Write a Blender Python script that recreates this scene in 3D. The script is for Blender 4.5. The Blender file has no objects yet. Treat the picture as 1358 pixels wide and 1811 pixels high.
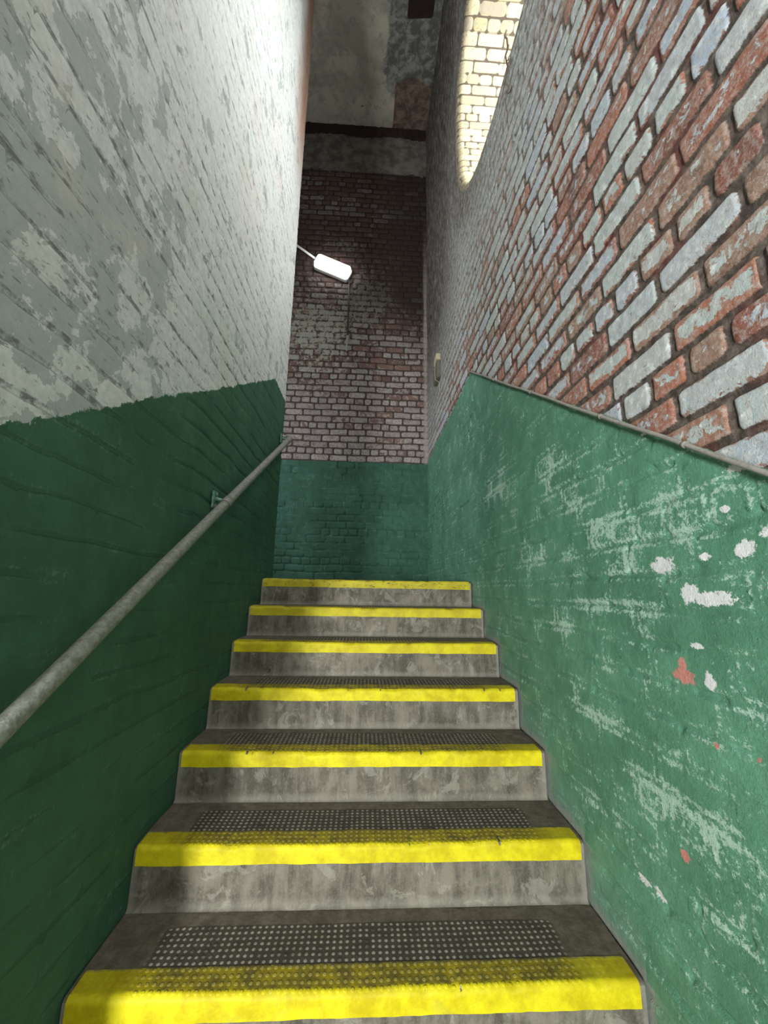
import bpy, bmesh, math, random
import numpy as np
from mathutils import Vector, Matrix

# ------------------------------------------------------------------ camera
sc = bpy.context.scene
COL = sc.collection
F, PIT, YAW, ROLL, CX = 689.650, 0.20200, 0.04674, 0.01709, -0.02532
cam_d = bpy.data.cameras.new('camera'); cam = bpy.data.objects.new('camera', cam_d)
COL.objects.link(cam); sc.camera = cam
cam_d.sensor_fit = 'HORIZONTAL'; cam_d.sensor_width = 36.0
cam_d.lens = F * 36.0 / 1358.0
cam_d.clip_start = 0.02; cam_d.clip_end = 100
cy_, sy_ = math.cos(YAW), math.sin(YAW); cp_, sp_ = math.cos(PIT), math.sin(PIT)
cr_, sr_ = math.cos(ROLL), math.sin(ROLL)
fwd = Vector((sy_*cp_, cy_*cp_, sp_))
right0 = Vector((cy_, -sy_, 0.0)); up0 = right0.cross(fwd)
rgt = right0*cr_ - up0*(-sr_); upv = up0*cr_ - right0*sr_
M = Matrix((rgt, upv, -fwd)).transposed().to_4x4()
M.translation = Vector((CX, 0, 0))
cam.matrix_world = M

# ------------------------------------------------------------------ light and exposure
sc.view_settings.view_transform = 'Standard'
sc.view_settings.look = 'None'
sc.view_settings.gamma = 1.0
sc.view_settings.exposure = 0.0
sc.view_settings.use_curve_mapping = False
world = bpy.data.worlds.new('world'); sc.world = world; world.use_nodes = True
bg = world.node_tree.nodes['Background']
bg.inputs[0].default_value = (0.86, 0.93, 1.0, 1); bg.inputs[1].default_value = 5.0


def area(name, loc, target, sx, sy, power, color, shape='RECTANGLE', spread=180):
    d = bpy.data.lights.new(name, 'AREA'); d.shape = shape; d.size = sx
    if shape in ('RECTANGLE', 'ELLIPSE'):
        d.size_y = sy
    d.energy = power; d.color = color; d.spread = math.radians(spread)
    o = bpy.data.objects.new(name, d); COL.objects.link(o); o.location = loc
    o.rotation_euler = (Vector(target) - Vector(loc)).to_track_quat('-Z', 'Y').to_euler()
    return o


# daylight outside the round window, the doorway at the foot of the stairs, the passage at the top
area('sky_daylight', (3.4, 0.9, 6.2), (-0.7, 2.1, 3.4), 3.2, 3.2, 330, (1.0, 0.98, 0.93))
area('doorway_daylight', (-1.42, -2.9, -0.25), (0.3, 3.2, 0.1), 0.30, 0.9, 290, (0.97, 1.0, 0.98))
area('left_wall_fill', (0.6, -2.4, 5.2), (-0.73, 1.1, 1.9), 1.4, 1.6, 34, (0.98, 0.99, 0.97), spread=62)  # unseen fill light added to brighten the left wall, narrowed to spare the steps
area('passage_daylight', (-2.5, 3.75, 1.5), (0.7, 4.2, 1.6), 0.5, 0.9, 26, (0.93, 0.97, 1.0))

# ------------------------------------------------------------------ measurements (metres, camera eye at z = 0)
W = 0.73
N1Y, N1Z, G, R = 2.771, 0.0812, 0.2614, 0.1769
YB, YL, ZC = 4.706, 3.10, 6.949
NST = 9
ZF = N1Z - NST*R
YF = N1Y - (NST-1)*G
Y_LEFT0 = 0.50
WIN_Y, WIN_Z, WIN_R, WIN_RZ, WIN_E = 1.70, 4.15, 1.15, 1.04, 2.6


# ------------------------------------------------------------------ numpy noise and brick fields
def vnoise(x, y, seed=0):
    xi = np.floor(x).astype(np.int64); yi = np.floor(y).astype(np.int64)
    fx = x - xi; fy = y - yi
    fx = fx*fx*(3-2*fx); fy = fy*fy*(3-2*fy)

    def h(a, b):
        n = (a*374761393 + b*668265263 + seed*1442695041) & 0xffffffff
        n = ((n ^ (n >> 13)) * 1274126177) & 0xffffffff
        n = n ^ (n >> 16)
        return (n & 0xffff)/65535.0
    a = h(xi, yi); b = h(xi+1, yi); c = h(xi, yi+1); d = h(xi+1, yi+1)
    return (a*(1-fx)+b*fx)*(1-fy) + (c*(1-fx)+d*fx)*fy


def fbm(x, y, seed=0, oct=3):
    s = 0; a = 1; t = 0
    for i in range(oct):
        s = s + a*vnoise(x*2**i, y*2**i, seed+i*17); t += a; a *= 0.5
    return s/t


def hsh(a, b, k):
    n = (a*73856093 + b*19349663 + k*83492791) & 0xffffffff
    n = ((n ^ (n >> 15)) * 2246822519) & 0xffffffff
    n = ((n ^ (n >> 13)) * 3266489917) & 0xffffffff
    n = n ^ (n >> 16)
    return (n & 0xffffff)/16777215.0


def sstep(a, b, x):
    t = np.clip((x-a)/(b-a), 0, 1)
    return t*t*(3-2*t)


def bricks(u, v, seed, H=0.089, L=0.235, joint=0.013, rad=0.02, v0=0.503, u0=0.81, warp=0.006, phase=0, bed=None):
    """signed distance into the brick face and per-brick randoms; header course every fourth row"""
    uw = u + warp*(fbm(u*5, v*5, seed+1)-.5)*2 + warp*.5*(vnoise(u*22, v*22, seed+2)-.5)
    vw = v + warp*1.4*(fbm(u*3.1, v*3.1, seed+3)-.5)*2 + warp*.5*(vnoise(u*18, v*24, seed+4)-.5)
    rf = (vw-v0)/H
    r = np.floor(rf).astype(np.int64)
    head = (np.mod(r+phase, 4) == 0)
    w = np.where(head, L/2, L)
    off = np.where(head, 0.0, np.where(np.mod(r, 2) == 0, 0.05+L/2, 0.05)) + 0.03*(hsh(r, r*0+7, seed)-.5)
    cf = (uw-u0-off)/w
    c = np.floor(cf).astype(np.int64)
    j0 = 0.016*(hsh(c, r, seed+11)-.5); j1 = 0.016*(hsh(c+1, r, seed+11)-.5)
    lo = c*w + j0; hi = (c+1)*w + j1
    uu = uw-u0-off
    hw = (hi-lo)/2 - joint/2 - 0.002*hsh(c, r, seed+5); hh = H/2 - joint/2 - 0.004*hsh(c, r, seed+6)
    lu = np.abs(uu-(lo+hi)/2); lv = np.abs((rf-r-.5)*H + 0.003*(hsh(c, r, seed+8)-.5))
    rr = rad*(0.5+0.8*hsh(c, r, seed+9))
    qx = lu-hw+rr; qy = lv-hh+rr
    sd = rr - (np.sqrt(np.maximum(qx, 0)**2+np.maximum(qy, 0)**2) + np.minimum(np.maximum(qx, qy), 0))
    if bed is not None:
        sd = sd + (np.maximum(hh-lv, sd)-sd)*bed
    rnd = [hsh(c, r, seed+20), hsh(c, r, seed+21), hsh(c, r, seed+22), hsh(c, r, seed+23)]
    return sd, rnd


def axis(segs):
    out = []
    for a, b, d in segs:
        n = max(1, int(round((b-a)/d)))
        out.append(np.linspace(a, b, n+1)[:-1])
    out.append([segs[-1][1]])
    return np.concatenate(out)


def grid_mesh(name, P, attrs, mat, keep=None, skirt=None, parent=None, smooth=True):
    """P: (n,m,3) vertex positions; attrs: name -> (n,m) or (n,m,4)"""
    n, m = P.shape[:2]
    idx = np.arange(n*m).reshape(n, m)
    q = np.stack([idx[:-1, :-1], idx[1:, :-1], idx[1:, 1:], idx[:-1, 1:]], -1)
    if keep is not None:
        q = q[keep]
    q = q.reshape(-1, 4)
    V = P.reshape(-1, 3)
    if skirt is not None:
        V = V.copy(); Vm = V.reshape(n, m, 3)
        Vm[0] += skirt; Vm[-1] += skirt; Vm[1:-1, 0] += skirt; Vm[1:-1, -1] += skirt
    used = np.zeros(n*m, bool); used[q.ravel()] = True
    remap = np.cumsum(used)-1
    V = V[used]; q = remap[q]
    me = bpy.data.meshes.new(name)
    me.vertices.add(len(V)); me.vertices.foreach_set('co', V.astype(np.float32).ravel())
    me.loops.add(len(q)*4); me.loops.foreach_set('vertex_index', q.astype(np.int32).ravel())
    me.polygons.add(len(q)); me.polygons.foreach_set('loop_start', np.arange(0, len(q)*4, 4, dtype=np.int32))
    me.update(calc_edges=True)
    for k, a in attrs.items():
        if a.ndim == 3:
            at = me.attributes.new(k, 'FLOAT_COLOR', 'POINT')
            at.data.foreach_set('color', a.reshape(-1, 4)[used].astype(np.float32).ravel())
        else:
            at = me.attributes.new(k, 'FLOAT', 'POINT')
            at.data.foreach_set('value', a.reshape(-1)[used].astype(np.float32).ravel())
    if smooth:
        me.polygons.foreach_set('use_smooth', np.ones(len(q), bool))
    me.materials.append(mat)
    o = bpy.data.objects.new(name, me); COL.objects.link(o)
    if parent:
        o.parent = parent
    return o


# ------------------------------------------------------------------ material helper
class NT:
    def __init__(s, name):
        s.m = bpy.data.materials.new(name); s.m.use_nodes = True
        s.t = s.m.node_tree; s.t.nodes.clear()
        s.out = s.t.nodes.new('ShaderNodeOutputMaterial')
        s.b = s.t.nodes.new('ShaderNodeBsdfPrincipled')
        s.t.links.new(s.b.outputs[0], s.out.inputs[0])
        s.coord = s.t.nodes.new('ShaderNodeTexCoord').outputs['Object']

    def link(s, a, i):
        if isinstance(a, (int, float)):
            i.default_value = a
        elif isinstance(a, tuple):
            i.default_value = a if len(a) == 4 or len(i.default_value) == 3 else a+(1,)
        else:
            s.t.links.new(a, i)

    def math(s, op, a, b=0.0, c=0.0, clamp=False):
        n = s.t.nodes.new('ShaderNodeMath'); n.operation = op; n.use_clamp = clamp
        s.link(a, n.inputs[0]); s.link(b, n.inputs[1]); s.link(c, n.inputs[2])
        return n.outputs[0]

    def add(s, a, b): return s.math('ADD', a, b)
    def sub(s, a, b): return s.math('SUBTRACT', a, b)
    def mul(s, a, b): return s.math('MULTIPLY', a, b)

    def ss(s, x, a, b, lo=0.0, hi=1.0):
        n = s.t.nodes.new('ShaderNodeMapRange'); n.interpolation_type = 'SMOOTHSTEP'
        s.link(x, n.inputs[0]); s.link(a, n.inputs[1]); s.link(b, n.inputs[2])
        s.link(lo, n.inputs[3]); s.link(hi, n.inputs[4])
        return n.outputs[0]

    def noise(s, scale, detail=4, rough=.6, vec=None, dist=0.0, stretch=None, col=False):
        v = vec or s.coord
        if stretch:
            mp = s.t.nodes.new('ShaderNodeMapping'); mp.inputs['Scale'].default_value = stretch
            s.t.links.new(v, mp.inputs[0]); v = mp.outputs[0]
        n = s.t.nodes.new('ShaderNodeTexNoise')
        n.inputs['Scale'].default_value = scale; n.inputs['Detail'].default_value = detail
        n.inputs['Roughness'].default_value = rough; n.inputs['Distortion'].default_value = dist
        s.t.links.new(v, n.inputs[0])
        return n.outputs[1 if col else 0]

    def mix(s, f, a, b):
        n = s.t.nodes.new('ShaderNodeMix'); n.data_type = 'RGBA'; n.clamp_factor = True
        s.link(f, n.inputs[0]); s.link(a, n.inputs[6]); s.link(b, n.inputs[7])
        return n.outputs[2]

    def attr(s, name, col=False):
        n = s.t.nodes.new('ShaderNodeAttribute'); n.attribute_name = name
        return n.outputs[0] if col else n.outputs[2]

    def sep(s, c):
        n = s.t.nodes.new('ShaderNodeSeparateColor'); s.t.links.new(c, n.inputs[0]); return n.outputs

    def xyz(s):
        n = s.t.nodes.new('ShaderNodeSeparateXYZ'); s.t.links.new(s.coord, n.inputs[0]); return n.outputs

    def bump(s, h, dist=.004, strength=1.0):
        n = s.t.nodes.new('ShaderNodeBump'); n.inputs['Distance'].default_value = dist
        n.inputs['Strength'].default_value = strength
        s.t.links.new(h, n.inputs['Height']); s.t.links.new(n.outputs[0], s.b.inputs['Normal'])

    def color(s, c): s.link(c, s.b.inputs['Base Color'])
    def rough(s, r): s.link(r, s.b.inputs['Roughness'])
    def spec(s, r): s.b.inputs['Specular IOR Level'].default_value = r


def scale_col(nt, c, f):
    """multiply colour by scalar f"""
    n = nt.t.nodes.new('ShaderNodeVectorMath'); n.operation = 'SCALE'
    nt.t.links.new(c, n.inputs[0]); nt.link(f, n.inputs['Scale'])
    return n.outputs[0]


# ---- green paint shared node builder
def green_paint(nt, dark=(0.080, 0.215, 0.135), light=(0.125, 0.31, 0.205), wear=0.5):
    sdf = nt.attr('sdf')
    big = nt.noise(3.0, 4, .6); mid = nt.noise(14, 5, .65); fine = nt.noise(120, 3, .7)
    spk = nt.noise(95, 7, .8)
    g = nt.mix(nt.ss(nt.add(nt.mul(big, .6), nt.mul(mid, .4)), .36, .66), dark, light)
    # chalky scuffs gather on brick edges
    edge = nt.ss(nt.math('ABSOLUTE', nt.sub(sdf, .004)), 0.0, 0.016, 1.0, 0.0)
    w1 = nt.add(nt.add(nt.mul(spk, .95), nt.mul(edge, .10)), nt.mul(nt.noise(7, 5, .65), .50))
    w1 = nt.add(w1, nt.mul(nt.attr('wear'), .15))
    sc_ = nt.mul(nt.ss(w1, .90-.04*wear, .96-.04*wear), wear)
    g = nt.mix(sc_, g, (0.44, 0.61, 0.51))
    g = nt.mix(nt.mul(nt.ss(fine, .35, .75), .22), g, (0.02, 0.09, 0.05))
    return g, sc_


def mat_right():
    nt = NT('painted_brick_right')
    sdf = nt.attr('sdf'); rnd = nt.sep(nt.attr('rnd', True)); pd = nt.attr('pd'); up = nt.attr('up')
    peel = nt.attr('peel'); red = nt.attr('redchip'); ft = nt.attr('foot'); dirt = nt.attr('dirt')
    r1, r2, r3 = rnd[0], rnd[1], rnd[2]
    n_s = nt.noise(26, 6, .68, dist=.6); n_f = nt.noise(110, 4, .7); n_m = nt.noise(9, 4, .6)
    brick = nt.mix(r1, (0.20, 0.060, 0.040), (0.36, 0.125, 0.070))
    brick = nt.mix(nt.ss(r3, .45, .75), brick, (0.25, 0.15, 0.105))
    brick = nt.mix(nt.mul(nt.ss(n_f, .4, .7), .45), brick, (0.46, 0.27, 0.21))
    brick = nt.mix(nt.ss(n_m, .5, .8), brick, (0.12, 0.06, 0.045))
    white = nt.mix(r3, (0.36, 0.43, 0.53), (0.43, 0.44, 0.42))
    white = nt.mix(nt.ss(r1, .35, .8), white, (0.40, 0.455, 0.45))
    white = nt.mix(nt.ss(nt.noise(34, 5, .7), .48, .68), white, (0.62, 0.66, 0.66))
    white = nt.mix(nt.ss(nt.noise(85, 4, .75), .60, .72), white, (0.20, 0.19, 0.18))
    # remnants of whitewash: in the middle of the brick, missing along the arrises
    cover = nt.add(nt.add(nt.mul(nt.ss(sdf, 0.0, 0.024), .32), nt.mul(n_s, 1.05)), nt.mul(nt.sub(r2, .36), .55))
    cover = nt.add(cover, nt.mul(up, .25))
    wm = nt.ss(cover, .72, .77)
    face = nt.mix(wm, brick, white)
    haze = nt.mul(nt.ss(nt.noise(60, 5, .75), .42, .66), nt.add(.58, nt.mul(up, .4)))
    face = nt.mix(haze, face, (0.43, 0.39, 0.36))
    mortar = nt.mix(nt.ss(nt.noise(40, 4, .7), .35, .7), (0.045, 0.034, 0.028), (0.150, 0.120, 0.100))
    mortar = nt.mix(nt.mul(nt.ss(nt.noise(3.3, 3), .52, .62), .55), mortar, (0.13, 0.022, 0.018))
    mortar = nt.mix(nt.mul(up, nt.ss(nt.noise(20, 5, .7), .35, .65)), mortar, (0.26, 0.245, 0.23))
    e = nt.add(sdf, nt.mul(nt.sub(nt.noise(80, 6, .75), .5), .012))
    face = nt.mix(nt.mul(nt.ss(nt.noise(48, 8, .8), .56, .66), .55), face, (0.10, 0.075, 0.062))
    face = nt.mix(nt.mul(nt.ss(nt.noise(95, 6, .8), .58, .66), .6), face, (0.60, 0.57, 0.54))
    c = nt.mix(nt.ss(e, -0.0005, 0.003), mortar, face)
    # grey lichen-like film high up and soot beyond the window
    grey = nt.mix(nt.ss(nt.noise(34, 7, .8), .38, .62), (0.085, 0.075, 0.065), (0.50, 0.50, 0.48))
    c = nt.mix(nt.mul(up, .62), c, grey)
    c = nt.mix(nt.mul(dirt, nt.ss(nt.noise(11, 6, .75, stretch=(1, 1.5, .6)), .25, .62)), c, (0.060, 0.042, 0.034))
    # green paint below
    g, scuff = green_paint(nt, wear=.9)
    ng = nt.noise(70, 8, .78)
    pe = nt.ss(nt.add(peel, nt.mul(nt.sub(ng, .5), 1.5)), .48, .56)
    chalk = nt.mix(nt.noise(160, 4, .75), (0.50, 0.50, 0.50), (0.90, 0.90, 0.92))
    g = nt.mix(pe, g, chalk)
    rdm = nt.ss(nt.add(red, nt.mul(nt.sub(ng, .5), 1.3)), .45, .53)
    g = nt.mix(rdm, g, nt.mix(nt.noise(130, 3), (0.42, 0.11, 0.085), (0.72, 0.36, 0.31)))
    # cement smear where the steps meet the wall
    fn = nt.add(ft, nt.mul(nt.sub(nt.noise(18, 5, .7), .5), .07))
    cem = nt.mix(nt.noise(70, 4, .7), (0.16, 0.16, 0.14), (0.33, 0.34, 0.30))
    g = nt.mix(nt.ss(fn, 0.034, 0.006), g, cem)
    g = nt.mix(nt.mul(nt.ss(ft, .16, .02), .30), g, (0.24, 0.32, 0.26))
    edge = nt.add(pd, nt.mul(nt.sub(nt.noise(45, 5, .75), .5), .012))
    isg = nt.ss(edge, 0.0015, -0.0015)
    c = nt.mix(isg, c, g)
    nt.color(c); nt.rough(nt.sub(.78, nt.mul(isg, .22))); nt.spec(.35)
    h = nt.add(nt.mul(nt.noise(70, 6, .7), .6), nt.mul(nt.noise(260, 3, .7), .25))
    h = nt.add(h, nt.mul(wm, .12))
    nt.bump(h, .005, .9)
    return nt.m


def mat_left():
    nt = NT('painted_brick_left')
    sdf = nt.attr('sdf'); rnd = nt.sep(nt.attr('rnd', True)); pd = nt.attr('pd'); rust = nt.attr('rust'); slit = nt.attr('slit')
    a = nt.noise(6.5, 9, .66, dist=.15); b = nt.noise(40, 5, .7)
    base = nt.mix(nt.ss(b, .35, .7), (0.55, 0.57, 0.545), (0.68, 0.69, 0.66))
    patch = nt.ss(nt.add(a, nt.mul(nt.attr('old'), .14)), .585, .600)
    base = nt.mix(nt.mul(patch, .8), base, nt.mix(b, (0.30, 0.335, 0.315), (0.38, 0.41, 0.385)))
    base = nt.mix(nt.mul(nt.ss(nt.noise(2.3, 3), .52, .66), .28), base, (0.62, 0.52, 0.44))
    base = nt.mix(nt.mul(nt.ss(nt.noise(3.5, 3, vec=None), .55, .7), .25), base, (0.42, 0.50, 0.38))
    pin = nt.ss(nt.add(nt.noise(48, 4, .65, stretch=(1, .5, 1.4)), nt.mul(nt.sub(nt.noise(3, 3), .5), .20)), .60, .66)
    base = nt.mix(nt.mul(pin, .7), base, (0.16, 0.16, 0.15))
    jn = nt.mul(nt.ss(sdf, .0035, -.002), nt.ss(nt.add(slit, nt.mul(nt.noise(16, 4, .6), .5)), .62, .74))
    base = nt.mix(nt.mul(nt.mul(jn, .75), nt.ss(nt.noise(22, 5, .7), .42, .60)), base, (0.09, 0.095, 0.09))
    soft = nt.mul(nt.ss(sdf, .004, -.003), .06)
    base = nt.mix(soft, base, (0.26, 0.29, 0.27))
    base = nt.mix(nt.mul(rust, nt.ss(b, .1, .5)), base, (0.27, 0.155, 0.10))
    g, s_ = green_paint(nt, (0.036, 0.102, 0.056), (0.052, 0.140, 0.080), wear=.16)
    g = nt.mix(nt.mul(jn, .25), g, (0.010, 0.04, 0.022))
    edge = nt.add(pd, nt.mul(nt.sub(nt.noise(16, 6, .8), .5), .07))
    isg = nt.ss(edge, 0.0015, -0.0015)
    c = nt.mix(isg, base, g)
    nt.color(c); nt.rough(nt.sub(.8, nt.mul(isg, .12))); nt.spec(.3)
    h = nt.add(nt.mul(nt.noise(60, 6, .7), .5), nt.mul(nt.sub(1.0, patch), .14))
    h = nt.sub(h, nt.mul(jn, .5))
    nt.bump(h, .005, .8)
    return nt.m


def mat_back():
    nt = NT('sooty_brick_back')
    sdf = nt.attr('sdf'); rnd = nt.sep(nt.attr('rnd', True)); pd = nt.attr('pd')
    wash = nt.attr('wash'); soot = nt.attr('soot'); pl = nt.attr('plaster'); peel = nt.attr('peel')
    r1, r2, r3 = rnd[0], rnd[1], rnd[2]
    ns = nt.noise(16, 6, .68, dist=.5); nf = nt.noise(70, 5, .75)
    brick = nt.mix(r1, (0.095, 0.050, 0.042), (0.20, 0.105, 0.085))
    brick = nt.mix(nt.ss(nf, .4, .7), brick, (0.22, 0.165, 0.15))
    pale = nt.mix(r3, (0.30, 0.275, 0.275), (0.43, 0.39, 0.375))
    pale = nt.mix(nt.ss(nf, .44, .66), pale, (0.13, 0.095, 0.085))
    pale = nt.mix(nt.mul(nt.ss(nt.noise(24, 5, .7), .52, .6), .6), pale, (0.20, 0.12, 0.10))
    cov = nt.add(nt.add(nt.mul(nt.sub(r2, .5), .55), ns), nt.mul(nt.sub(wash, .5), .75))
    face = nt.mix(nt.ss(cov, .38, .46), brick, pale)
    mortar = nt.mix(nt.noise(30, 3), (0.035, 0.022, 0.02), (0.10, 0.075, 0.065))
    e = nt.add(sdf, nt.mul(nt.sub(nt.noise(110, 3, .7), .5), .008))
    c = nt.mix(nt.ss(e, -.001, .004), mortar, face)
    # cream limewash that bridges the joints
    lw = nt.ss(nt.add(nt.add(nt.math('MINIMUM', peel, .60), nt.mul(nt.sub(ns, .5), 1.7)), nt.add(nt.mul(nt.sub(nf, .5), 1.3), nt.mul(nt.ss(sdf, .012, -.002), -.12))), .44, .52)
    cream = nt.mix(nt.noise(9, 4), (0.40, 0.38, 0.29), (0.34, 0.36, 0.33))
    c = nt.mix(nt.mul(lw, .9), c, cream)
    st = nt.mul(soot, nt.ss(nt.add(ns, nt.mul(soot, .35)), .42, .68))
    c = nt.mix(nt.mul(st, .9), c, (0.022, 0.014, 0.012))
    pcol = nt.mix(nt.ss(nt.noise(7, 6, .7), .35, .65), (0.10, 0.085, 0.075), (0.21, 0.195, 0.17))
    pm = nt.ss(nt.add(pl, nt.mul(nt.sub(nt.noise(8, 6, .7), .5), .9)), .46, .54)
    c = nt.mix(pm, c, pcol)
    c = nt.mix(nt.mul(nt.attr('corner'), .8), c, (0.36, 0.31, 0.28))
    g, s_ = green_paint(nt, (0.034, 0.088, 0.064), (0.055, 0.145, 0.108), wear=.35)
    edge = nt.add(pd, nt.mul(nt.sub(nt.noise(30, 5, .7), .5), .02))
    isg = nt.ss(edge, .002, -.002)
    c = nt.mix(isg, c, g)
    nt.color(c); nt.rough(.8); nt.spec(.25)
    nt.bump(nt.noise(60, 6, .7), .006, .9)
    return nt.m


def mat_reveal():
    nt = NT('whitewashed_reveal_brick')
    sdf = nt.attr('sdf'); rnd = nt.sep(nt.attr('rnd', True)); rim = nt.attr('rim'); rd = nt.attr('redchip')
    nf = nt.noise(45, 6, .75)
    c = nt.mix(rnd[0], (0.50, 0.42, 0.24), (0.66, 0.58, 0.40))
    c = nt.mix(nt.ss(nf, .5, .68), c, (0.30, 0.26, 0.17))
    c = nt.mix(nt.ss(rnd[1], .9, 1.0), c, (0.40, 0.34, 0.24))
    c = nt.mix(nt.ss(nt.add(sdf, nt.mul(nt.sub(nf, .5), .006)), .002, -.002), c, (0.12, 0.09, 0.06))
    c = nt.mix(nt.mul(rim, nt.ss(nf, .3, .6)), c, (0.16, 0.13, 0.11))
    c = nt.mix(nt.ss(nt.add(rd, nt.mul(nt.sub(nf, .5), 1.2)), .5, .6), c, (0.5, 0.04, 0.03))
    nt.color(c); nt.rough(.8); nt.bump(nf, .006, .8)
    return nt.m


def mat_ceiling():
    nt = NT('stained_ceiling_plaster')
    cr = nt.attr('rough_area'); br = nt.attr('brown'); hole = nt.attr('hole')
    a = nt.noise(2.2, 6, .6, dist=.6); b = nt.noise(9, 6, .7, dist=.5); f = nt.noise(50, 4, .7)
    c = nt.mix(nt.ss(a, .38, .62), (0.30, 0.285, 0.235), (0.44, 0.41, 0.34))
    c = nt.mix(nt.mul(nt.ss(b, .50, .62), .5), c, (0.19, 0.195, 0.175))
    d = nt.mix(nt.ss(b, .42, .62), (0.10, 0.105, 0.10), (0.27, 0.27, 0.25))
    c = nt.mix(nt.ss(nt.add(cr, nt.mul(nt.sub(b, .5), 1.0)), .42, .58), c, d)
    c = nt.mix(nt.ss(nt.add(br, nt.mul(nt.sub(b, .5), .9)), .42, .60), c, nt.mix(nt.ss(b, .38, .6), (0.075, 0.05, 0.040), (0.19, 0.135, 0.10)))
    c = nt.mix(nt.ss(nt.add(hole, nt.mul(nt.sub(b, .5), .5)), .46, .52), c, (0.018, 0.008, 0.006))
    c = nt.mix(nt.mul(nt.ss(nt.noise(7, 2), .76, .80), .8), c, (0.06, 0.04, 0.03))
    nt.color(c); nt.rough(.9)
    nt.bump(nt.add(b, nt.mul(f, .3)), .012, .8)
    return nt.m


def stud_cells(nt, pitch=.0185):
    """grid of small round studs over the worn middle of each tread (object space)"""
    p = nt.xyz()
    fx = nt.sub(nt.math('FRACT', nt.mul(p[0], 1/pitch)), .5)
    fy = nt.sub(nt.math('FRACT', nt.mul(p[1], 1/pitch)), .5)
    d = nt.math('SQRT', nt.add(nt.mul(fx, fx), nt.mul(fy, fy)))
    return nt.ss(d, .36, .17)


def concrete(nt):
    t = nt.attr('tread'); low = nt.attr('low'); st = nt.attr('studs'); en = nt.attr('endd')
    a = nt.noise(6, 6, .65, dist=.7); b = nt.noise(28, 6, .72); f = nt.noise(140, 4, .75)
    ver = nt.noise(20, 5, .7, stretch=(1.6, 1, .35))
    ris = nt.mix(nt.ss(nt.add(nt.mul(a, .5), nt.mul(ver, .5)), .38, .62), (0.075, 0.066, 0.050), (0.205, 0.185, 0.145))
    ris = nt.mix(nt.mul(nt.ss(nt.noise(10, 6, .7, dist=1.), .56, .60), .42), ris, (0.33, 0.31, 0.26))
    ris = nt.mix(nt.mul(nt.ss(b, .52, .70), .5), ris, (0.075, 0.070, 0.058))
    ris = nt.mix(nt.mul(nt.ss(nt.add(low, nt.mul(nt.sub(b, .5), .8)), .60, .95), .28), ris, (0.31, 0.29, 0.245))
    ris = nt.mix(nt.mul(nt.ss(f, .45, .75), .25), ris, (0.36, 0.34, 0.30))
    tr = nt.mix(nt.ss(b, .35, .7), (0.095, 0.078, 0.060), (0.175, 0.150, 0.118))
    tr = nt.mix(nt.mul(nt.ss(f, .5, .75), .4), tr, (0.21, 0.19, 0.155))
    cell = stud_cells(nt)
    sm = nt.ss(nt.add(st, nt.mul(nt.sub(a, .5), .5)), .42, .62)
    tr = nt.mix(nt.mul(sm, .75), tr, nt.mix(nt.mul(cell, nt.ss(b, .3, .55)), (0.050, 0.043, 0.036), (0.46, 0.42, 0.36)))
    c = nt.mix(t, ris, tr)
    c = nt.mix(nt.mul(nt.ss(nt.add(en, nt.mul(nt.sub(b, .5), .03)), .022, .008), .6), c, (0.26, 0.25, 0.21))
    return c, cell, sm, b, f, a, t


def mat_concrete():
    nt = NT('worn_concrete')
    c, cell, sm, b, f, a, t = concrete(nt)
    nt.color(c); nt.rough(.82); nt.spec(.3)
    h = nt.add(nt.add(nt.mul(b, .5), nt.mul(f, .2)), nt.mul(nt.mul(cell, sm), nt.mul(t, .7)))
    nt.bump(h, .004, .9)
    return nt.m


def mat_stripe():
    nt = NT('yellow_nosing_paint')
    c, cell, sm, b, f, a, t = concrete(nt)
    s = nt.attr('s_tread')     # metres behind the nosing edge, negative on the riser
    y = nt.mix(nt.ss(nt.noise(12, 5, .7), .35, .65), (0.50, 0.40, 0.0), (0.70, 0.61, 0.006))
    y = nt.mix(nt.mul(nt.ss(f, .5, .72), .35), y, (0.46, 0.38, 0.015))
    y = nt.mix(nt.mul(nt.ss(nt.noise(8, 6, .7, dist=.5), .58, .68), .25), y, (0.38, 0.36, 0.06))
    y = nt.mix(nt.mul(nt.ss(nt.add(nt.xyz()[2], nt.mul(b, .3)), -.35, .25), .45), y, (0.30, 0.26, 0.035))  # light falloff up the stairs painted in: higher stripes get a duller yellow
    dirty = nt.mix(nt.ss(b, .35, .65), (0.12, 0.095, 0.018), (0.33, 0.255, 0.010))
    dirty = nt.mix(nt.mul(cell, .5), dirty, (0.50, 0.42, 0.12))
    topm = nt.ss(nt.add(s, nt.mul(nt.sub(nt.noise(60, 5, .75), .5), .018)), .001, .009)
    cleanside = nt.ss(nt.math('ABSOLUTE', nt.xyz()[0]), .50, .66)
    topm2 = nt.mul(topm, nt.sub(1.0, nt.mul(cleanside, .7)))
    col = nt.mix(topm2, y, dirty)
    fade = nt.ss(nt.add(s, nt.mul(nt.sub(nt.noise(50, 5, .7), .5), .03)), .055, .070)
    col = nt.mix(fade, col, c)
    cr = nt.mul(nt.ss(nt.math('ABSOLUTE', nt.sub(nt.noise(5.5, 3, .6, stretch=(1, 1, 5)), .5)), .010, .003), nt.ss(nt.xyz()[2], N1Z-.07, N1Z-.05))
    col = nt.mix(nt.mul(cr, .8), col, (0.04, 0.03, 0.01))
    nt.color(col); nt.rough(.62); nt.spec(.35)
    h = nt.add(nt.add(nt.mul(b, .5), nt.mul(f, .2)), nt.mul(nt.mul(cell, sm), nt.mul(t, .6)))
    nt.bump(h, .0035, .8)
    return nt.m


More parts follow.
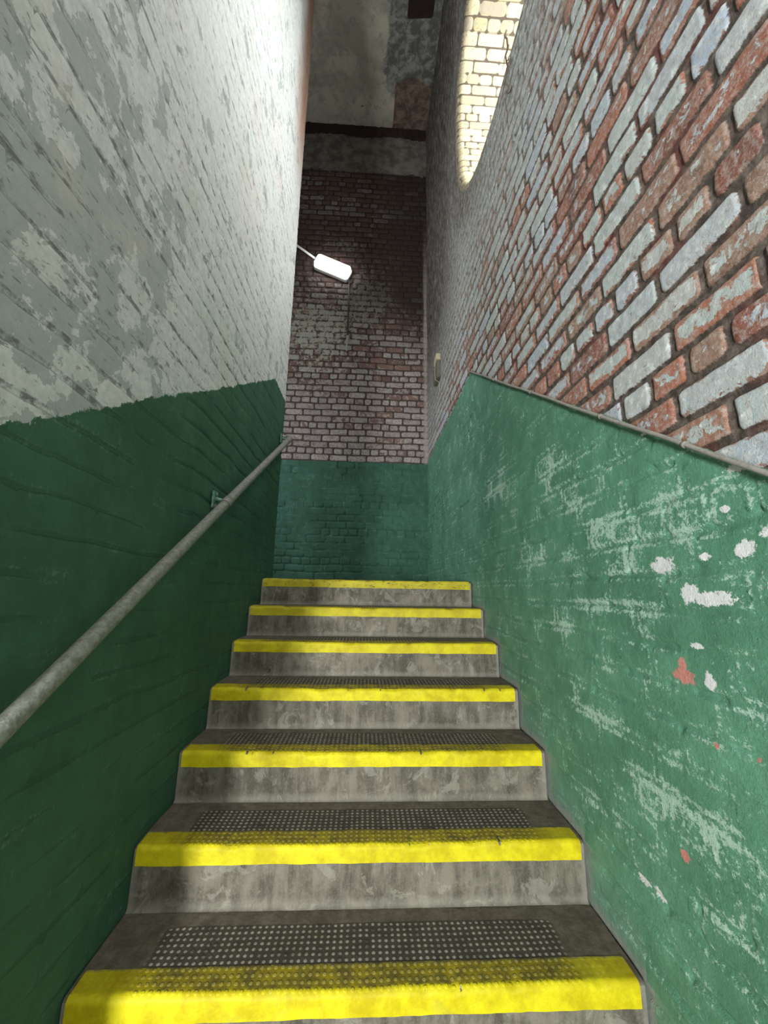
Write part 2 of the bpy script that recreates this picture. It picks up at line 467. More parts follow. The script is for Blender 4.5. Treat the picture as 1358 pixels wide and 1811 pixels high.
def simple(name, col, rough=.6, metal=0.0, noise=None, bump=0.0, emit=None):
    nt = NT(name)
    if noise:
        nt.color(nt.mix(nt.ss(nt.noise(noise[0], 5, .7), .35, .65), col, noise[1]))
    else:
        nt.color(col)
    nt.rough(rough); nt.b.inputs['Metallic'].default_value = metal
    if bump:
        nt.bump(nt.noise(120, 4, .7), bump, .8)
    if emit:
        nt.b.inputs['Emission Color'].default_value = emit[0]+(1,)
        nt.b.inputs['Emission Strength'].default_value = emit[1]
    return nt.m


M_RIGHT, M_LEFT, M_BACK, M_REV, M_CEIL = mat_right(), mat_left(), mat_back(), mat_reveal(), mat_ceiling()
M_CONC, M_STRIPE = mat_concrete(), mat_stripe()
M_PIPE = simple('dull_galvanised_steel', (0.30, 0.31, 0.27), .55, .25, (70, (0.17, 0.17, 0.145)), .002)
M_GREENMETAL = simple('green_painted_metal', (0.05, 0.16, 0.10), .5, 0, (60, (0.16, 0.30, 0.22)), .001)
M_DARK = simple('dark_gap', (0.02, 0.02, 0.018), .9)
M_CABLE = simple('grey_painted_cable', (0.27, 0.255, 0.225), .7, 0, (50, (0.20, 0.185, 0.16)), .001)
M_CONDUIT = simple('rusty_conduit', (0.045, 0.035, 0.03), .7, 0, (40, (0.03, 0.022, 0.02)))
M_CONDUITW = simple('white_conduit', (0.78, 0.78, 0.75), .5)
M_CONDUITG = simple('grey_coupling', (0.34, 0.33, 0.31), .6)
M_LAMPB = simple('white_lamp_body', (0.85, 0.85, 0.83), .4)
M_LAMPE = simple('glowing_diffuser', (1, 1, 1), .4, emit=((1.0, 0.985, 0.95), 16.0))
M_PLAIN = simple('pale_wall_paint', (0.50, 0.51, 0.48), .85, 0, (6, (0.40, 0.42, 0.39)), .004)
M_FLOOR = simple('grey_floor_concrete', (0.14, 0.13, 0.115), .85, 0, (12, (0.20, 0.19, 0.165)), .003)
M_BEAM = simple('dark_oxide_timber', (0.032, 0.012, 0.010), .85, 0, (10, (0.012, 0.006, 0.005)), .006)
M_CREAM = simple('cream_box_lid', (0.50, 0.43, 0.28), .6, 0, (50, (0.50, 0.43, 0.30)))
M_OLIVE = simple('olive_grey_box', (0.15, 0.15, 0.115), .8, 0, (40, (0.10, 0.10, 0.08)), .002)
M_VINE = simple('dried_vine', (0.16, 0.11, 0.08), .9)
M_OUT = simple('outer_render', (0.45, 0.43, 0.38), .9)


# ------------------------------------------------------------------ shape helpers
def obj(name, me, mat=None, parent=None):
    if mat:
        me.materials.append(mat)
    o = bpy.data.objects.new(name, me); COL.objects.link(o)
    if parent:
        o.parent = parent
    return o


def empty(name, loc, label, cat, group=None):
    o = bpy.data.objects.new(name, None); COL.objects.link(o); o.location = loc
    o['label'] = label; o['category'] = cat
    if group:
        o['group'] = group
    bpy.context.view_layer.update()
    return o


def structure(o, label=None):
    o['kind'] = 'structure'
    if label:
        o['label'] = label
    return o


def box_bm(bm, lo, hi):
    vs = [bm.verts.new((x, y, z)) for z in (lo[2], hi[2]) for y in (lo[1], hi[1]) for x in (lo[0], hi[0])]
    for f in ((0, 2, 3, 1), (4, 5, 7, 6), (0, 1, 5, 4), (2, 6, 7, 3), (0, 4, 6, 2), (1, 3, 7, 5)):
        bm.faces.new([vs[i] for i in f])


def boxes(name, lst, mat, parent=None, bevel=0.0):
    bm = bmesh.new()
    for lo, hi in lst:
        box_bm(bm, lo, hi)
    if bevel:
        bmesh.ops.bevel(bm, geom=bm.edges[:], offset=bevel, segments=3, affect='EDGES', profile=.5)
    me = bpy.data.meshes.new(name); bm.to_mesh(me); bm.free()
    return obj(name, me, mat, parent)


def tube(name, pts, rad, mat, parent=None, seg=20, caps=True, relto=None):
    """tube along a polyline, rad scalar or list"""
    pts = [Vector(p) for p in pts]
    if relto is not None:
        pts = [p-Vector(relto) for p in pts]
    n = len(pts); rad = rad if isinstance(rad, (list, tuple)) else [rad]*n
    bm = bmesh.new(); rings = []
    prev = None
    for i, p in enumerate(pts):
        t = (pts[min(i+1, n-1)]-pts[max(i-1, 0)]).normalized()
        if prev is None:
            a = t.orthogonal().normalized()
        else:
            a = (prev - t*prev.dot(t)).normalized()
        prev = a; b = t.cross(a)
        rings.append([bm.verts.new(p + (a*math.cos(2*math.pi*k/seg)+b*math.sin(2*math.pi*k/seg))*rad[i]) for k in range(seg)])
    for i in range(n-1):
        for k in range(seg):
            f = bm.faces.new((rings[i][k], rings[i][(k+1) % seg], rings[i+1][(k+1) % seg], rings[i+1][k])); f.smooth = True
    if caps:
        bm.faces.new(rings[0][::-1]); bm.faces.new(rings[-1])
    me = bpy.data.meshes.new(name); bm.to_mesh(me); bm.free()
    return obj(name, me, mat, parent)


# ------------------------------------------------------------------ wall_right
def stair_clear(y, z):
    """approximate height above the stair profile (small near the steps)"""
    k = np.floor((N1Y - y)/G)+1                       # step whose tread is under y
    ztop = N1Z - np.maximum(k, 0)*R
    up_ = z-ztop
    # distance back to the riser of the step above
    yr = N1Y - (k-1)*G
    dr = np.where((z < ztop+R) & (k > 0), yr-y, 9)
    return np.minimum(np.maximum(up_, 0), np.maximum(dr, 0.0)+0.0*up_)


def blob(y, z, lst, k=1.0):
    m = np.zeros_like(y)
    for (cy, cz, ry, rz) in lst:
        d = np.sqrt(((y-cy)/(ry*1.8))**2 + ((z-cz)/(rz*1.8))**2)
        m = np.maximum(m, 1-d)
    return np.clip(m, 0, 1)*k


WHITE = [(0.973, 0.078, 0.045, 0.023), (0.844, -0.002, 0.073, 0.017), (0.896, 0.008, 0.029, 0.026), (0.747, 0.098, 0.023, 0.02), (0.702, 0.123, 0.015, 0.011), (0.709, 0.019, 0.008, 0.015), (0.875, -0.18, 0.016, 0.022), (1.12, -0.736, 0.02, 0.016), (1.183, -0.742, 0.033, 0.007), (0.9, -0.109, 0.025, 0.008), (0.723, 0.266, 0.04, 0.012), (0.776, 0.185, 0.018, 0.008), (0.843, 0.089, 0.016, 0.010), (0.975, 0.443, 0.02, 0.006)]
WEAR = [(1.329, 0.334, 0.13, 0.06), (1.527, 0.477, 0.10, 0.09), (1.168, 0.196, 0.12, 0.06), (1.157, 0.09, 0.07, 0.03), (1.298, -0.035, 0.10, 0.03), (1.102, -0.04, 0.09, 0.05), (1.305, -0.38, 0.11, 0.03), (0.975, -0.673, 0.06, 0.03), (0.864, 0.502, 0.03, 0.015), (0.975, 0.443, 0.06, 0.02), (1.364, 0.104, 0.09, 0.05), (1.741, 0.154, 0.10, 0.06), (1.541, -0.104, 0.12, 0.04), (0.793, -0.231, 0.05, 0.04), (1.022, -0.374, 0.06, 0.03), (0.9, .2, .12, .08), (2.2, .6, .2, .1), (1.0, -.5, .2, .04)]
REDC = [(0.95, -0.184, 0.036, 0.018), (0.949, -0.160, 0.012, 0.018), (0.886, -0.312, 0.008, 0.007), (1.019, -0.593, 0.015, 0.013), (0.795, -0.306, 0.006, 0.005)]


def win_rho(y, z):
    """superellipse radius of the round window, 1 on its edge"""
    e = WIN_E
    return (np.abs((y-WIN_Y)/WIN_R)**e + np.abs((z-WIN_Z)/WIN_RZ)**e)**(1/e)


def build_right():
    ys = axis([(0.30, 1.5, .0052), (1.5, 2.8, .009), (2.8, YB+.02, .012)])
    zs = axis([(-1.3, 1.6, .0058), (1.6, 3.2, .0085), (3.2, ZC, .013)])
    Y, Z = np.meshgrid(ys, zs, indexing='ij')
    sd, rn = bricks(Y, Z, 5, rad=.014)
    kink = (2.627, N1Z+1.5565)
    line = np.where(Y < kink[0], kink[1]-(kink[0]-Y)*0.7168, kink[1]+0*Y) 
    pd = (Z-line)*np.where(Y < kink[0], .81, 1.0)
    green = pd < 0
    up = sstep(1.9, 3.2, Z + .5*(fbm(Y*1.3, Z*1.3, 41)-.5) + .25*(Y-1.5)) 
    up = np.clip(up*sstep(.35, .9, Y - .25*(Z-1.2)), 0, 1)
    # a rendered, less raked area around the window and up at the top
    rake = 1 - .75*up
    h = sstep(-.0015, .006, sd)*.008*rake + .0022*(rn[3]-.5)*rake
    h = h + .004*(fbm(Y*14, Z*14, 9)-.5) + .002*(vnoise(Y*70, Z*70, 12)-.5) + .012*(fbm(Y*1.5, Z*1.5, 3)-.5)
    sdg = bricks(Y, Z, 5, bed=.35+.65*sstep(.58, .46, fbm(Y*4, Z*4, 21)))[0]
    hg = sstep(-.006, .007, sdg)*.0036*sstep(.32, .60, fbm(Y*2.6, Z*2.6, 64)) - .005*sstep(.0, -.005, sdg)*sstep(.55, .58, fbm(Y*4, Z*7, 65)) + .0038*(fbm(Y*9, Z*9, 6)-.5) + .0022*(fbm(Y*30, Z*30, 8, 2)-.5) + .012*(fbm(Y*1.5, Z*1.5, 3)-.5)
    slit = (fbm(Y*2.2, Z*4.5, 33) > .56)*sstep(.0, -.005, sd)*sstep(1.6, 3.2, Y)*.010
    mg = sstep(.004, -.004, pd)
    H = h*(1-mg) + (hg-slit)*mg
    # two small weep holes
    for (cy, cz, r) in ((1.677, 2.469, .03), (1.42, 2.62, .022)):
        H = H - .03*sstep(r, r*.5, np.sqrt((Y-cy)**2+(Z-cz)**2))
    dirt = np.clip(sstep(2.6, 3.9, Y + .25*(Z-3) + .4*(fbm(Y*1.1, Z*1.1, 77)-.5)), 0, 1)*sstep(1.9, 3.4, Z)
    dirt = np.maximum(dirt, .75*sstep(2.6, 3.4, Z)*sstep(.5, .1, np.abs(win_rho(Y, Z)-1.1)*1.2)*sstep(1.8, 2.6, Y))
    H = H - .012
    H = np.where(Z < N1Z+.3, np.minimum(H, -.001), H)
    P = np.stack([W - H, Y, Z], -1)
    peel = blob(Y, Z, WHITE); wear = blob(Y, Z, WEAR)
    keep = (win_rho(Y, Z) > 1.045)
    kq = keep[:-1, :-1] & keep[1:, :-1] & keep[1:, 1:] & keep[:-1, 1:]
    foot = stair_clear(Y, Z)
    foot = np.where(Y > N1Y+.02, .3, foot)
    o = grid_mesh('wall_right', P, dict(sdf=sd, rnd=np.stack(rn, -1), pd=pd, up=up, peel=peel, wear=wear,
                                        redchip=blob(Y, Z, REDC), foot=foot, dirt=dirt), M_RIGHT, keep=kq)
    structure(o, 'flaking whitewashed brick wall with green painted dado and round window')
    # reveal of the round window, bullnosed on the room side
    nt_ = 560
    t = np.linspace(0, 2*math.pi, nt_+1)
    e = WIN_E
    ct, st_ = np.cos(t), np.sin(t)
    q = (np.abs(ct)**e+np.abs(st_)**e)**(-1/e)
    rb = .055; depth = .62
    arc = [(rb*(1-math.sin(a)), rb*(1-math.cos(a))) for a in np.linspace(0, math.pi/2, 9)]   # (radial out, depth in)
    prof = [(rb*1.0+.012, -.001)] + arc + [(0.0, d) for d in np.arange(rb+.012, depth, .012)]
    prof = np.array(prof)
    ps = np.concatenate([[0], np.cumsum(np.hypot(*(np.diff(prof, axis=0).T)))])
    T, S = np.meshgrid(t, ps, indexing='ij')
    Ro = prof[:, 0][None, :]; De = prof[:, 1][None, :]+0*T
    u = S; v = T*WIN_R*1.03
    per = 2*math.pi*WIN_R*1.03; Hc = per/round(per/.089)
    sd, rn = bricks(u, v, 61, H=Hc, v0=0.0, u0=.0, L=.24, joint=.009, warp=.003, phase=1)
    hh = sstep(-.002, .006, sd)*.006*sstep(0, .05, S) + .005*(fbm(u*12, v*12, 70)-.5)*sstep(0, .03, S)
    rad = WIN_R*q[:, None] + Ro - hh
    P = np.stack([W + .008 + De, WIN_Y + rad*np.cos(T), WIN_Z + rad*np.sin(T)*WIN_RZ/WIN_R], -1)
    P[-1] = P[0]
    ang = math.radians(-25)
    rc = np.clip(1-np.hypot((S-.28)/.045, (T-(2*math.pi-.12))/.022), 0, 1)
    rim = sstep(.10, .02, S)*.85
    rev = grid_mesh('window_1', P, dict(sdf=sd, rnd=np.stack(rn, -1), rim=rim, redchip=rc), M_REV)
    structure(rev, 'round window opening with cream brick reveal in right wall')


build_right()


# ------------------------------------------------------------------ wall_left
def build_left():
    ys = axis([(Y_LEFT0, 1.5, .0065), (1.5, YL, .011)])
    zs = axis([(ZF, -.4, .02), (-.4, 1.8, .0065), (1.8, 3.5, .010), (3.5, ZC, .016)])
    Y, Z = np.meshgrid(ys, zs, indexing='ij')
    bed = .35 + .65*sstep(.56, .44, fbm(Y*3.5, Z*3.5, 55))
    sd, rn = bricks(Y, Z, 23, rad=.010, joint=.009, v0=.47, warp=.011, bed=bed)
    kink = (2.713, N1Z+1.4767)
    line = np.where(Y < kink[0], kink[1]-(kink[0]-Y)*0.6372, kink[1]+0*Y)
    line = line + .02*(fbm(Y*6, Y*0, 5)-.5)*2*sstep(2.4, 1.2, Y)
    pd = (Z-line)*np.where(Y < kink[0], .84, 1.0)
    sl = fbm(Y*3.0, Z*9.0, 91)
    H = sstep(-.005, .007, sd)*.0038 + .0018*(rn[3]-.5) + .005*(fbm(Y*12, Z*12, 19)-.5) + .0025*(fbm(Y*45, Z*45, 8, 2)-.5) + .014*(fbm(Y*1.3, Z*1.3, 13)-.5)
    smooth_area = sstep(.5, -.2, Z)*sstep(2.4, 1.2, Y)
    H = H*(1-.6*smooth_area)
    H = H - .006*(sl > .55)*sstep(.001, -.004, sd)*sstep(-.1, .5, Z)
    near = sstep(2.0, .9, Y)
    H = .5*H*(1-.6*near) + .0025*(fbm(Y*20, Z*9, 7)-.5) - .006
    H = np.where(Z < N1Z+.3, np.minimum(H, -.001), H)
    rust = sstep(2.55, 2.95, Y+.15*(fbm(Y*3, Z*.8, 4)-.5))*sstep(3.2, 4.6, Z)
    old = sstep(1.6, .6, Y)*sstep(2.2, .8, Z)
    P = np.stack([-W + H, Y, Z], -1)[:, ::-1]
    a = dict(sdf=sd, rnd=np.stack(rn, -1), pd=pd, slit=sl*1.0, rust=rust, old=old, wear=0*Y)
    a = {k: x[:, ::-1] for k, x in a.items()}
    o = grid_mesh('wall_left', P, a, M_LEFT, skirt=np.array([-.03, 0, 0]))
    structure(o, 'white painted brick wall with green painted dado beside handrail')
    core = boxes('wall_left_core', [((-1.07, Y_LEFT0+.002, ZF), (-W-.012, YL-.002, ZC))], M_PLAIN)
    structure(core)


build_left()


# ------------------------------------------------------------------ wall_back
def build_back():
    xs = axis([(-2.9, -1.3, .03), (-1.3, W+.015, .009)])
    zs = axis([(N1Z-.02, 3.2, .009), (3.2, ZC, .011)])
    X, Z = np.meshgrid(xs, zs, indexing='ij')
    sd, rn = bricks(X, Z, 37, v0=1.60, u0=.02, H=.0865, L=.232, joint=.013, warp=.008, phase=-1)
    pd = Z-(N1Z+1.5168)
    H = sstep(-.002, .006, sd)*.009 + .002*(rn[3]-.5) + .005*(fbm(X*12, Z*12, 19)-.5) + .01*(fbm(X*1.5, Z*1.5, 13)-.5) + .004*(vnoise(X*50, Z*50, 4)-.5)
    mg = sstep(.004, -.004, pd)
    Hg = sstep(-.004, .006, sd)*.006*sstep(.30, .62, fbm(X*3, Z*3, 2)) - .009*sstep(.001, -.005, sd)*(fbm(X*3.5, Z*7, 77) > .52) + .006*(fbm(X*9, Z*9, 6)-.5) + .01*(fbm(X*1.5, Z*1.5, 13)-.5)
    H = H*(1-mg)+Hg*mg
    pl = sstep(6.0, 6.25, Z)
    H = H*(1-pl) + pl*(.012 + .008*fbm(X*5, Z*5, 3))
    wash = .70 - .42*sstep(2.1, 3.3, Z + .25*(fbm(X*2, Z*2, 4)-.5)) - .35*sstep(4.0, 4.6, Z) + .1*sstep(-.2, -.7, X)*sstep(3, 2, Z) + .35*sstep(4.9, 5.4, Z)
    peel = .30*sstep(5.2, 4.6, Z)*sstep(2.3, 2.9, Z) + .40*np.exp(-((X+.75)/.45)**2-((Z-3.45)/.45)**2) + .38*np.exp(-((X+.05)/.30)**2-((Z-4.0)/.35)**2) + .35*np.exp(-((X+.45)/.35)**2-((Z-4.85)/.10)**2) + .3*np.exp(-((X+.5)/.5)**2-((Z-5.6)/.4)**2)
    soot = sstep(2.9, 4.3, Z+.3*(X)) * (.78+.30*sstep(-.3, .6, X)) * (1-.35*np.exp(-((Z-5.6)/.5)**2)*sstep(.4, -.2, X))
    soot = np.clip(np.maximum(soot, .9*np.exp(-((Z-6.2)/.16)**2)), 0, 1)
    corner = sstep(.035, .010, np.abs(X-(W-.012)) + .02*(fbm(X*0, Z*8, 3)-.5))*sstep(1.5, 1.7, Z)*sstep(5.5, 3.5, Z)
    P = np.stack([X, YB-H, Z], -1)
    o = grid_mesh('wall_back', P, dict(sdf=sd, rnd=np.stack(rn, -1), pd=pd, wash=wash, peel=peel, soot=soot,
                  plaster=pl, corner=corner, wear=0*X), M_BACK)
    structure(o, 'sooty bare brick end wall above green paint at top of stairs')


build_back()


# ------------------------------------------------------------------ ceiling, floors and the unseen shell
def build_ceiling():
    xs = axis([(-3.0, W+.01, .02)]); ys = axis([(-3.5, 2.9, .2), (2.9, YB+.02, .02)])
    X, Y = np.meshgrid(xs, ys, indexing='ij')
    b = fbm(X*4, Y*4, 3)-.5
    rough_a = sstep(.0, .28, X+.25*b)*1.0*sstep(4.3, 4.05, Y+.2*b) + .35*sstep(-.3, .1, X)
    brown = sstep(.18, .25, X+.05*b)*sstep(4.03, 4.14, Y+.2*b)
    hole = .9*sstep(.30, .34, X)*sstep(.66, .62, X)*sstep(3.16, 3.2, Y)*sstep(3.56, 3.50, Y+.1*X)
    H = .02*(fbm(X*3, Y*3, 8)-.5) + .008*(fbm(X*14, Y*14, 9)-.5) - .008*hole - .008*brown
    P = np.stack([X, Y, ZC-H*1.0], -1)[:, ::-1]
    a = dict(rough_area=rough_a, brown=brown, hole=hole)
    o = grid_mesh('ceiling', P, {k: x[:, ::-1] for k, x in a.items()}, M_CEIL)
    structure(o, 'stained patched plaster ceiling high above the stairs')


build_ceiling()


def ragged_beam():
    bm = bmesh.new(); n = 90; rows = []
    random.seed(4)
    for i in range(n+1):
        x = -2.9 + (W+2.9)*i/n
        zb = 6.79 + .02*math.sin(x*7)+random.uniform(-.012, .012)
        zt = 6.95
        yf = YB - .045 - random.uniform(0, .012)
        rows.append([bm.verts.new(p) for p in ((x, YB+.02, zb), (x, yf, zb), (x, yf, zt), (x, YB+.02, zt))])
    for a, b in zip(rows, rows[1:]):
        for k in range(4):
            bm.faces.new((a[k], b[k], b[(k+1) % 4], a[(k+1) % 4]))
    bm.faces.new(rows[0]); bm.faces.new(rows[-1][::-1])
    me = bpy.data.meshes.new('trim_1'); bm.to_mesh(me); bm.free()
    structure(obj('trim_1', me, M_BEAM), 'dark ragged timber strip under the ceiling')


ragged_beam()

structure(boxes('floor_landing', [((-2.9, N1Y+G, N1Z-.3), (W, YB+.02, N1Z-.002)), ((-2.9, YL, N1Z-.3), (-W, YB, N1Z-.002))][:1], M_FLOOR))
structure(boxes('floor_lower', [((-3.0, -3.5, ZF-.15), (W+.02, YF+.02, ZF))], M_FLOOR))
# thick masonry behind the visible skins (the round hole is left open in the right wall)
wo = WIN_R*1.06
X0, X1 = W+.03, W+.60
structure(boxes('wall_right_core', [((X0, -3.5, ZF), (X1, .31, ZC)), ((W+.001, -3.5, ZF), (X0, .302, ZC)),
    ((X0, .31, ZF), (X1, YB+.3, WIN_Z-wo)), ((X0, WIN_Y+wo, WIN_Z-wo), (X1, YB+.3, ZC)),
    ((X0, .31, WIN_Z+wo), (X1, WIN_Y+wo, ZC)), ((X0, .31, WIN_Z-wo), (X1, WIN_Y-wo, WIN_Z+wo))], M_PLAIN))
structure(boxes('wall_back_core', [((-3.0, YB+.02, ZF), (W+.6, YB+.35, ZC))], M_PLAIN))
structure(boxes('wall_front', [((-3.0, -3.7, ZF), (W+.6, -3.5, ZC))], M_PLAIN))
structure(boxes('wall_far_left', [((-3.2, -3.7, ZF), (-3.0, YB+.35, ZC))], M_PLAIN))
structure(boxes('wall_passage', [((-3.0, YL-.3, ZF), (-1.07, YL-.002, ZC))], M_PLAIN))
structure(boxes('ceiling_slab', [((-3.2, -3.7, ZC+.03), (W+.6, YB+.35, ZC+.2))], M_PLAIN))


# ------------------------------------------------------------------ staircase
def step_profile(stripe=False):
    """(s along profile, dy back from riser face, dz from tread) from riser foot to tread back"""
    rn_ = .013
    pts = []
    if stripe:
        for z in np.linspace(-.057, -rn_, 8):
            pts.append((0.0, z))
    else:
        pts.append((-.010, -R+.001)); pts.append((-.005, -R+.003)); pts.append((-.001, -R+.009))
        for z in np.linspace(-R+.018, -rn_, 24):
            pts.append((0.0, z))
    for a in np.linspace(0, math.pi/2, 6)[1:]:
        pts.append((rn_*(1-math.cos(a)), -rn_+rn_*math.sin(a)))
    if stripe:
        for y in np.linspace(.02, .072, 9):
            pts.append((y, 0))
    else:
        for y in np.linspace(.02, G, 26):
            pts.append((y, 0))
    return np.array(pts)


def build_step_surface(name, k, parent, stripe):
    prof = step_profile(stripe)
    x0, x1 = (-W, W)
    if stripe:
        x0 += .006 + .006*((k*37) % 5)/5; x1 -= .010 + .006*((k*53) % 5)/5
    xs = np.linspace(x0, x1, 150)
    X, D = np.meshgrid(xs, prof[:, 0], indexing='ij'); _, Zd = np.meshgrid(xs, prof[:, 1], indexing='ij')
    y0 = N1Y-k*G; z0 = N1Z-k*R
    Yw = y0 + D; Zw = z0+Zd
    sd = 100+k*7
    tread = sstep(-.006, -.001, Zd)
    nos = np.exp(-((D)/.05)**2)*sstep(-.05, 0, Zd)
    wear_ = .005*np.exp(-((X+.05)/.42)**2)*nos + .004*fbm(X*9, X*0+k, sd)*nos
    chip = .006*sstep(.66, .80, vnoise(X*26, X*0+k*3.3, sd+1))*nos*np.exp(-(Zd/.012)**2)
    bumpn = .003*(fbm(X*9, (D+Zd)*9+k, sd+2)-.5) + .0012*(vnoise(X*50, (D-Zd)*50, sd+3)-.5)
    Zw = Zw - wear_ - chip*.6 + bumpn*tread
    Yw = Yw + chip*.8 - bumpn*(1-tread) + .003*(fbm(X*2.5, X*0+k, sd+5)-.5)
    off = .0009 if stripe else 0
    if stripe:
        n = sstep(-.013, 0, Zd); Yw = Yw - off*(1-n) - off*.3; Zw = Zw + off*n + off*.2
        Zw = Zw + np.where(np.arange(len(prof))[None, :] < 1, .004*(fbm(X*14, X*0+k, sd+8)-.5), 0)
    side = np.minimum(X+W, W-X)
    studs = sstep(.07, .22, side+.12*(fbm(X*3, X*0+k, 5)-.5))*sstep(.215, .19, D)*tread
    if k < 4:
        studs = studs*.75
    low = sstep(-.10, -R, Zd)*(1-tread)
    stread = np.where(Zd > -.0131, D-.002, Zd)
    stread = np.where(D > .011, D-.008, np.where(Zd < -.0131, Zd, -.002 + D*.5))
    P = np.stack([X, Yw, Zw], -1)
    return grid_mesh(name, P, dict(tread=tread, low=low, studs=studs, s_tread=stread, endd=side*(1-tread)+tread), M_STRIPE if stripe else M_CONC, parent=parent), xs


stairs = empty('staircase', (0, 0, 0), 'worn concrete staircase with yellow painted nosings between the green walls', 'staircase')
for k in range(NST):
    st, xs = build_step_surface('step', k, stairs, False)
    # close the block behind the worn surface
    me = st.data
    bm = bmesh.new(); bm.from_mesh(me)
    y0 = N1Y-k*G; z0 = N1Z-k*R
    box_bm(bm, (-W, y0+.012, z0-R-.10), (W, y0+G, z0-.012))
    bm.to_mesh(me); bm.free()
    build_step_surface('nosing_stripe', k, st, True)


# ------------------------------------------------------------------ handrail
def build_rail():
    xr = -.675; slope = .652; y_ref, z_ref = 1.80, .392
    base = (xr, .95, -.162)
    root = empty('handrail', base, 'round grey steel handrail fixed along the left green wall', 'handrail')

    def zr(y): return z_ref + slope*(y-y_ref)
    ytop = 3.13; r = .021
    pts = [(xr, y, zr(y)) for y in np.linspace(.25, ytop-.03, 24)]
    # elbow, then a short return round the end of the wall
    p0 = Vector((xr, ytop-.03, zr(ytop-.03))); d0 = Vector((0, 1, slope)).normalized()
    pc = p0 + d0*.035; d1 = Vector((-1, .15, .12)).normalized()
    for t in np.linspace(.15, 1, 7):
        a = p0.lerp(pc, t); b = pc.lerp(pc+d1*.035, t); pts.append(a.lerp(b, t))
    ret = [pts[-1], pc+d1*.12, pc+d1*.24]
    tube('pipe', pts, r, M_PIPE, root, relto=base)
    tube('return_pipe', ret, r*.86, M_PIPE, root, relto=base)
    dn = Vector((0, 1, slope)).normalized()
    for y in (1.785, 3.0):
        p = Vector((xr, y, zr(y)))
        tube('collar', [p-dn*.004, p-dn*.0035, p+dn*.055, p+dn*.056], [r, r*1.13, r*1.13, r], M_PIPE, root, relto=base)
        tube('joint_ring', [p-dn*.007, p-dn*.0045], r*1.05, M_DARK, root, relto=base)
        br = tube('bracket', [p+dn*.02+Vector((0, 0, -.012)), (xr-.022, y+.005, p.z+.02), (-W+.012, y-.005, p.z+.022)], [.010, .010, .011], M_GREENMETAL, root, seg=12, relto=base)
        b = Vector(base)
        pl = boxes('bracket_plate', [((-W+.004-b.x, y-.030-b.y, p.z-.022-b.z), (-W+.014-b.x, y+.020-b.y, p.z+.058-b.z))], M_GREENMETAL, br, bevel=.002)
        for dz in (-.008, .044):
            c = Vector((-W+.014, y-.005, p.z+dz))
            tube('bolt', [c, c+Vector((.006, 0, 0))], .006, M_PIPE, br, seg=8, relto=base)


build_rail()


# ------------------------------------------------------------------ lamp with its conduits
def build_lamp():
    c = Vector((-.575, YB-.075, 4.375)); ang = math.radians(-22.5)
    root = empty('bulkhead_lamp', c, 'bright white tilted bulkhead lamp on the sooty brick end wall', 'lamp')
    root.rotation_euler = (0, -ang, 0)

    def rrect(name, lx, lz, y0, y1, rc, mat, inset=0.0, nseg=8):
        bm = bmesh.new(); rings = []
        for (y, s) in ((y0, 0), (y0*.3+y1*.7, 0), (y0*.1+y1*.9, inset*.35), (y1, inset)):
            ring = []
            for cx, cz, a0 in ((1, 1, 0), (-1, 1, 90), (-1, -1, 180), (1, -1, 270)):
                for j in range(nseg+1):
                    a = math.radians(a0+90*j/nseg)
                    ring.append(bm.verts.new((cx*(lx-rc)+(rc-s)*math.cos(a), y, cz*(lz-rc)+(rc-s)*math.sin(a))))
            rings.append(ring)
        m = len(rings[0])
        for a, b in zip(rings, rings[1:]):
            for j in range(m):
                f = bm.faces.new((a[j], a[(j+1) % m], b[(j+1) % m], b[j])); f.smooth = True
        bm.faces.new(rings[0][::-1]); bm.faces.new(rings[-1])
        bmesh.ops.recalc_face_normals(bm, faces=bm.faces[:])
        me = bpy.data.meshes.new(name); bm.to_mesh(me); bm.free()
        return obj(name, me, mat, root)
    rrect('housing', .262, .098, .062, .010, .045, M_LAMPB, .006)
    rrect('diffuser', .250, .086, .010, -.055, .040, M_LAMPE, .018)
    d = bpy.data.objects['diffuser']
    ct = tube('conduit_run', [(-.84, YB-.03, 4.555), (-1.15, YB-.03, 4.79), (-1.75, YB-.03, 5.22)], .015, M_CONDUITW, None, seg=12)
    ct['label'] = 'thin white conduit rising left from the tilted lamp'; ct['category'] = 'conduit'
    base = Vector((-.338, YB-.03, 3.2))
    v = empty('conduit_drop', base, 'thin dark vertical conduit hanging below the lamp', 'conduit')
    tube('pipe', [(-.345, YB-.03, 4.26), (-.340, YB-.026, 3.8), (-.337, YB-.026, 3.36)], .010, M_CONDUIT, v, seg=12, relto=base)
    tube('end_coupling', [(-.337, YB-.03, 3.36), (-.338, YB-.03, 3.30), (-.340, YB-.03, 3.29), (-.342, YB-.03, 3.14)], [.014, .014, .012, .012], M_CONDUITG, v, seg=12, relto=base)


build_lamp()


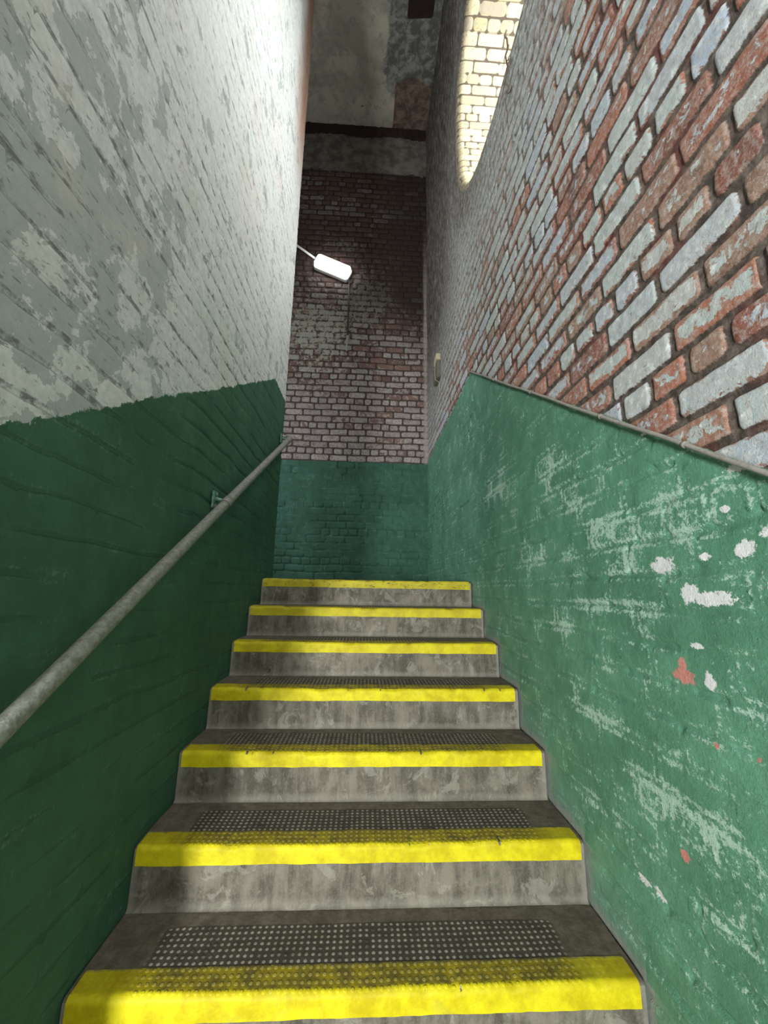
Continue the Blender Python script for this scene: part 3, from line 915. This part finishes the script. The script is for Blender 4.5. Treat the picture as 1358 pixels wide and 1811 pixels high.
# ------------------------------------------------------------------ cable along the top of the right dado
def build_cable():
    k = (2.627, N1Z+1.5565); pts = []
    base = (W-.006, 1.2, k[1]-(k[0]-1.2)*.7168)
    root = empty('wall_cable', base, 'thin grey cable clipped along the top of the green right wall', 'cable')
    for i, y in enumerate(np.linspace(.32, 2.63, 60)):
        pts.append((W-.012, y, k[1]-(k[0]-y)*.7168 + .0015*math.sin(y*9)+.0008*math.sin(y*23)))
    tube('cable', pts, .0058, M_CABLE, root, seg=10, relto=base)
    for y in (.83, 1.13, 1.62, 2.1):
        z = k[1]-(k[0]-y)*.7168 + .0015*math.sin(y*9)+.0008*math.sin(y*23)
        dn = Vector((0, 1, .7168)).normalized()
        p = Vector((W-.012, y, z))
        tube('clip', [p-dn*.005, p+dn*.005], .0082, M_CABLE, root, seg=10, relto=base)


build_cable()


# ------------------------------------------------------------------ small box on the right wall by the landing
def build_box():
    base = Vector((W-.01, 4.02, 2.40))
    root = empty('junction_box', base, 'small olive grey box with cream lid high on the right wall near the corner', 'box')

    def bx(n, lo, hi, m, bv):
        return boxes(n, [(tuple(Vector(lo)-base), tuple(Vector(hi)-base))], m, root, bevel=bv)
    bx('box_body', (W-.030, 3.80, 2.29), (W+.01, 4.02, 2.48), M_OLIVE, .006)
    bx('lid', (W-.040, 3.78, 2.485), (W+.01, 3.93, 2.56), M_CREAM, .008)
    tube('wire', [(W-.035, 3.87, 2.485), (W-.036, 3.90, 2.38), (W-.036, 3.87, 2.29), (W-.010, 3.80, 2.22), (W-.008, 3.78, 2.10)], .003, M_CREAM, root, seg=8, relto=base)


build_box()


# ------------------------------------------------------------------ dried vine beside the window
def build_vine():
    base = Vector((W-.02, 1.75, 2.9))
    root = empty('dried_vine', base, 'dried brown creeper stem hanging at the lower edge of the round window', 'vine')
    random.seed(9)
    y, z = 1.62, 3.20; pts = []
    for i in range(26):
        pts.append((W-.016-.008*math.sin(i), y, z)); y += .004+random.uniform(-.012, .012); z -= .022
    tube('stem', pts, [.006-.00014*i for i in range(26)], M_VINE, root, seg=6, relto=base)
    for j in (4, 9, 14, 19):
        p = Vector(pts[j]); q = [p]
        for i in range(6):
            q.append(q[-1]+Vector((random.uniform(-.004, .004), (-1 if j % 2 else 1)*random.uniform(.005, .02), -random.uniform(.004, .02))))
        tube('twig', q, [.004-.0005*i for i in range(7)], M_VINE, root, seg=5, relto=base)


build_vine()
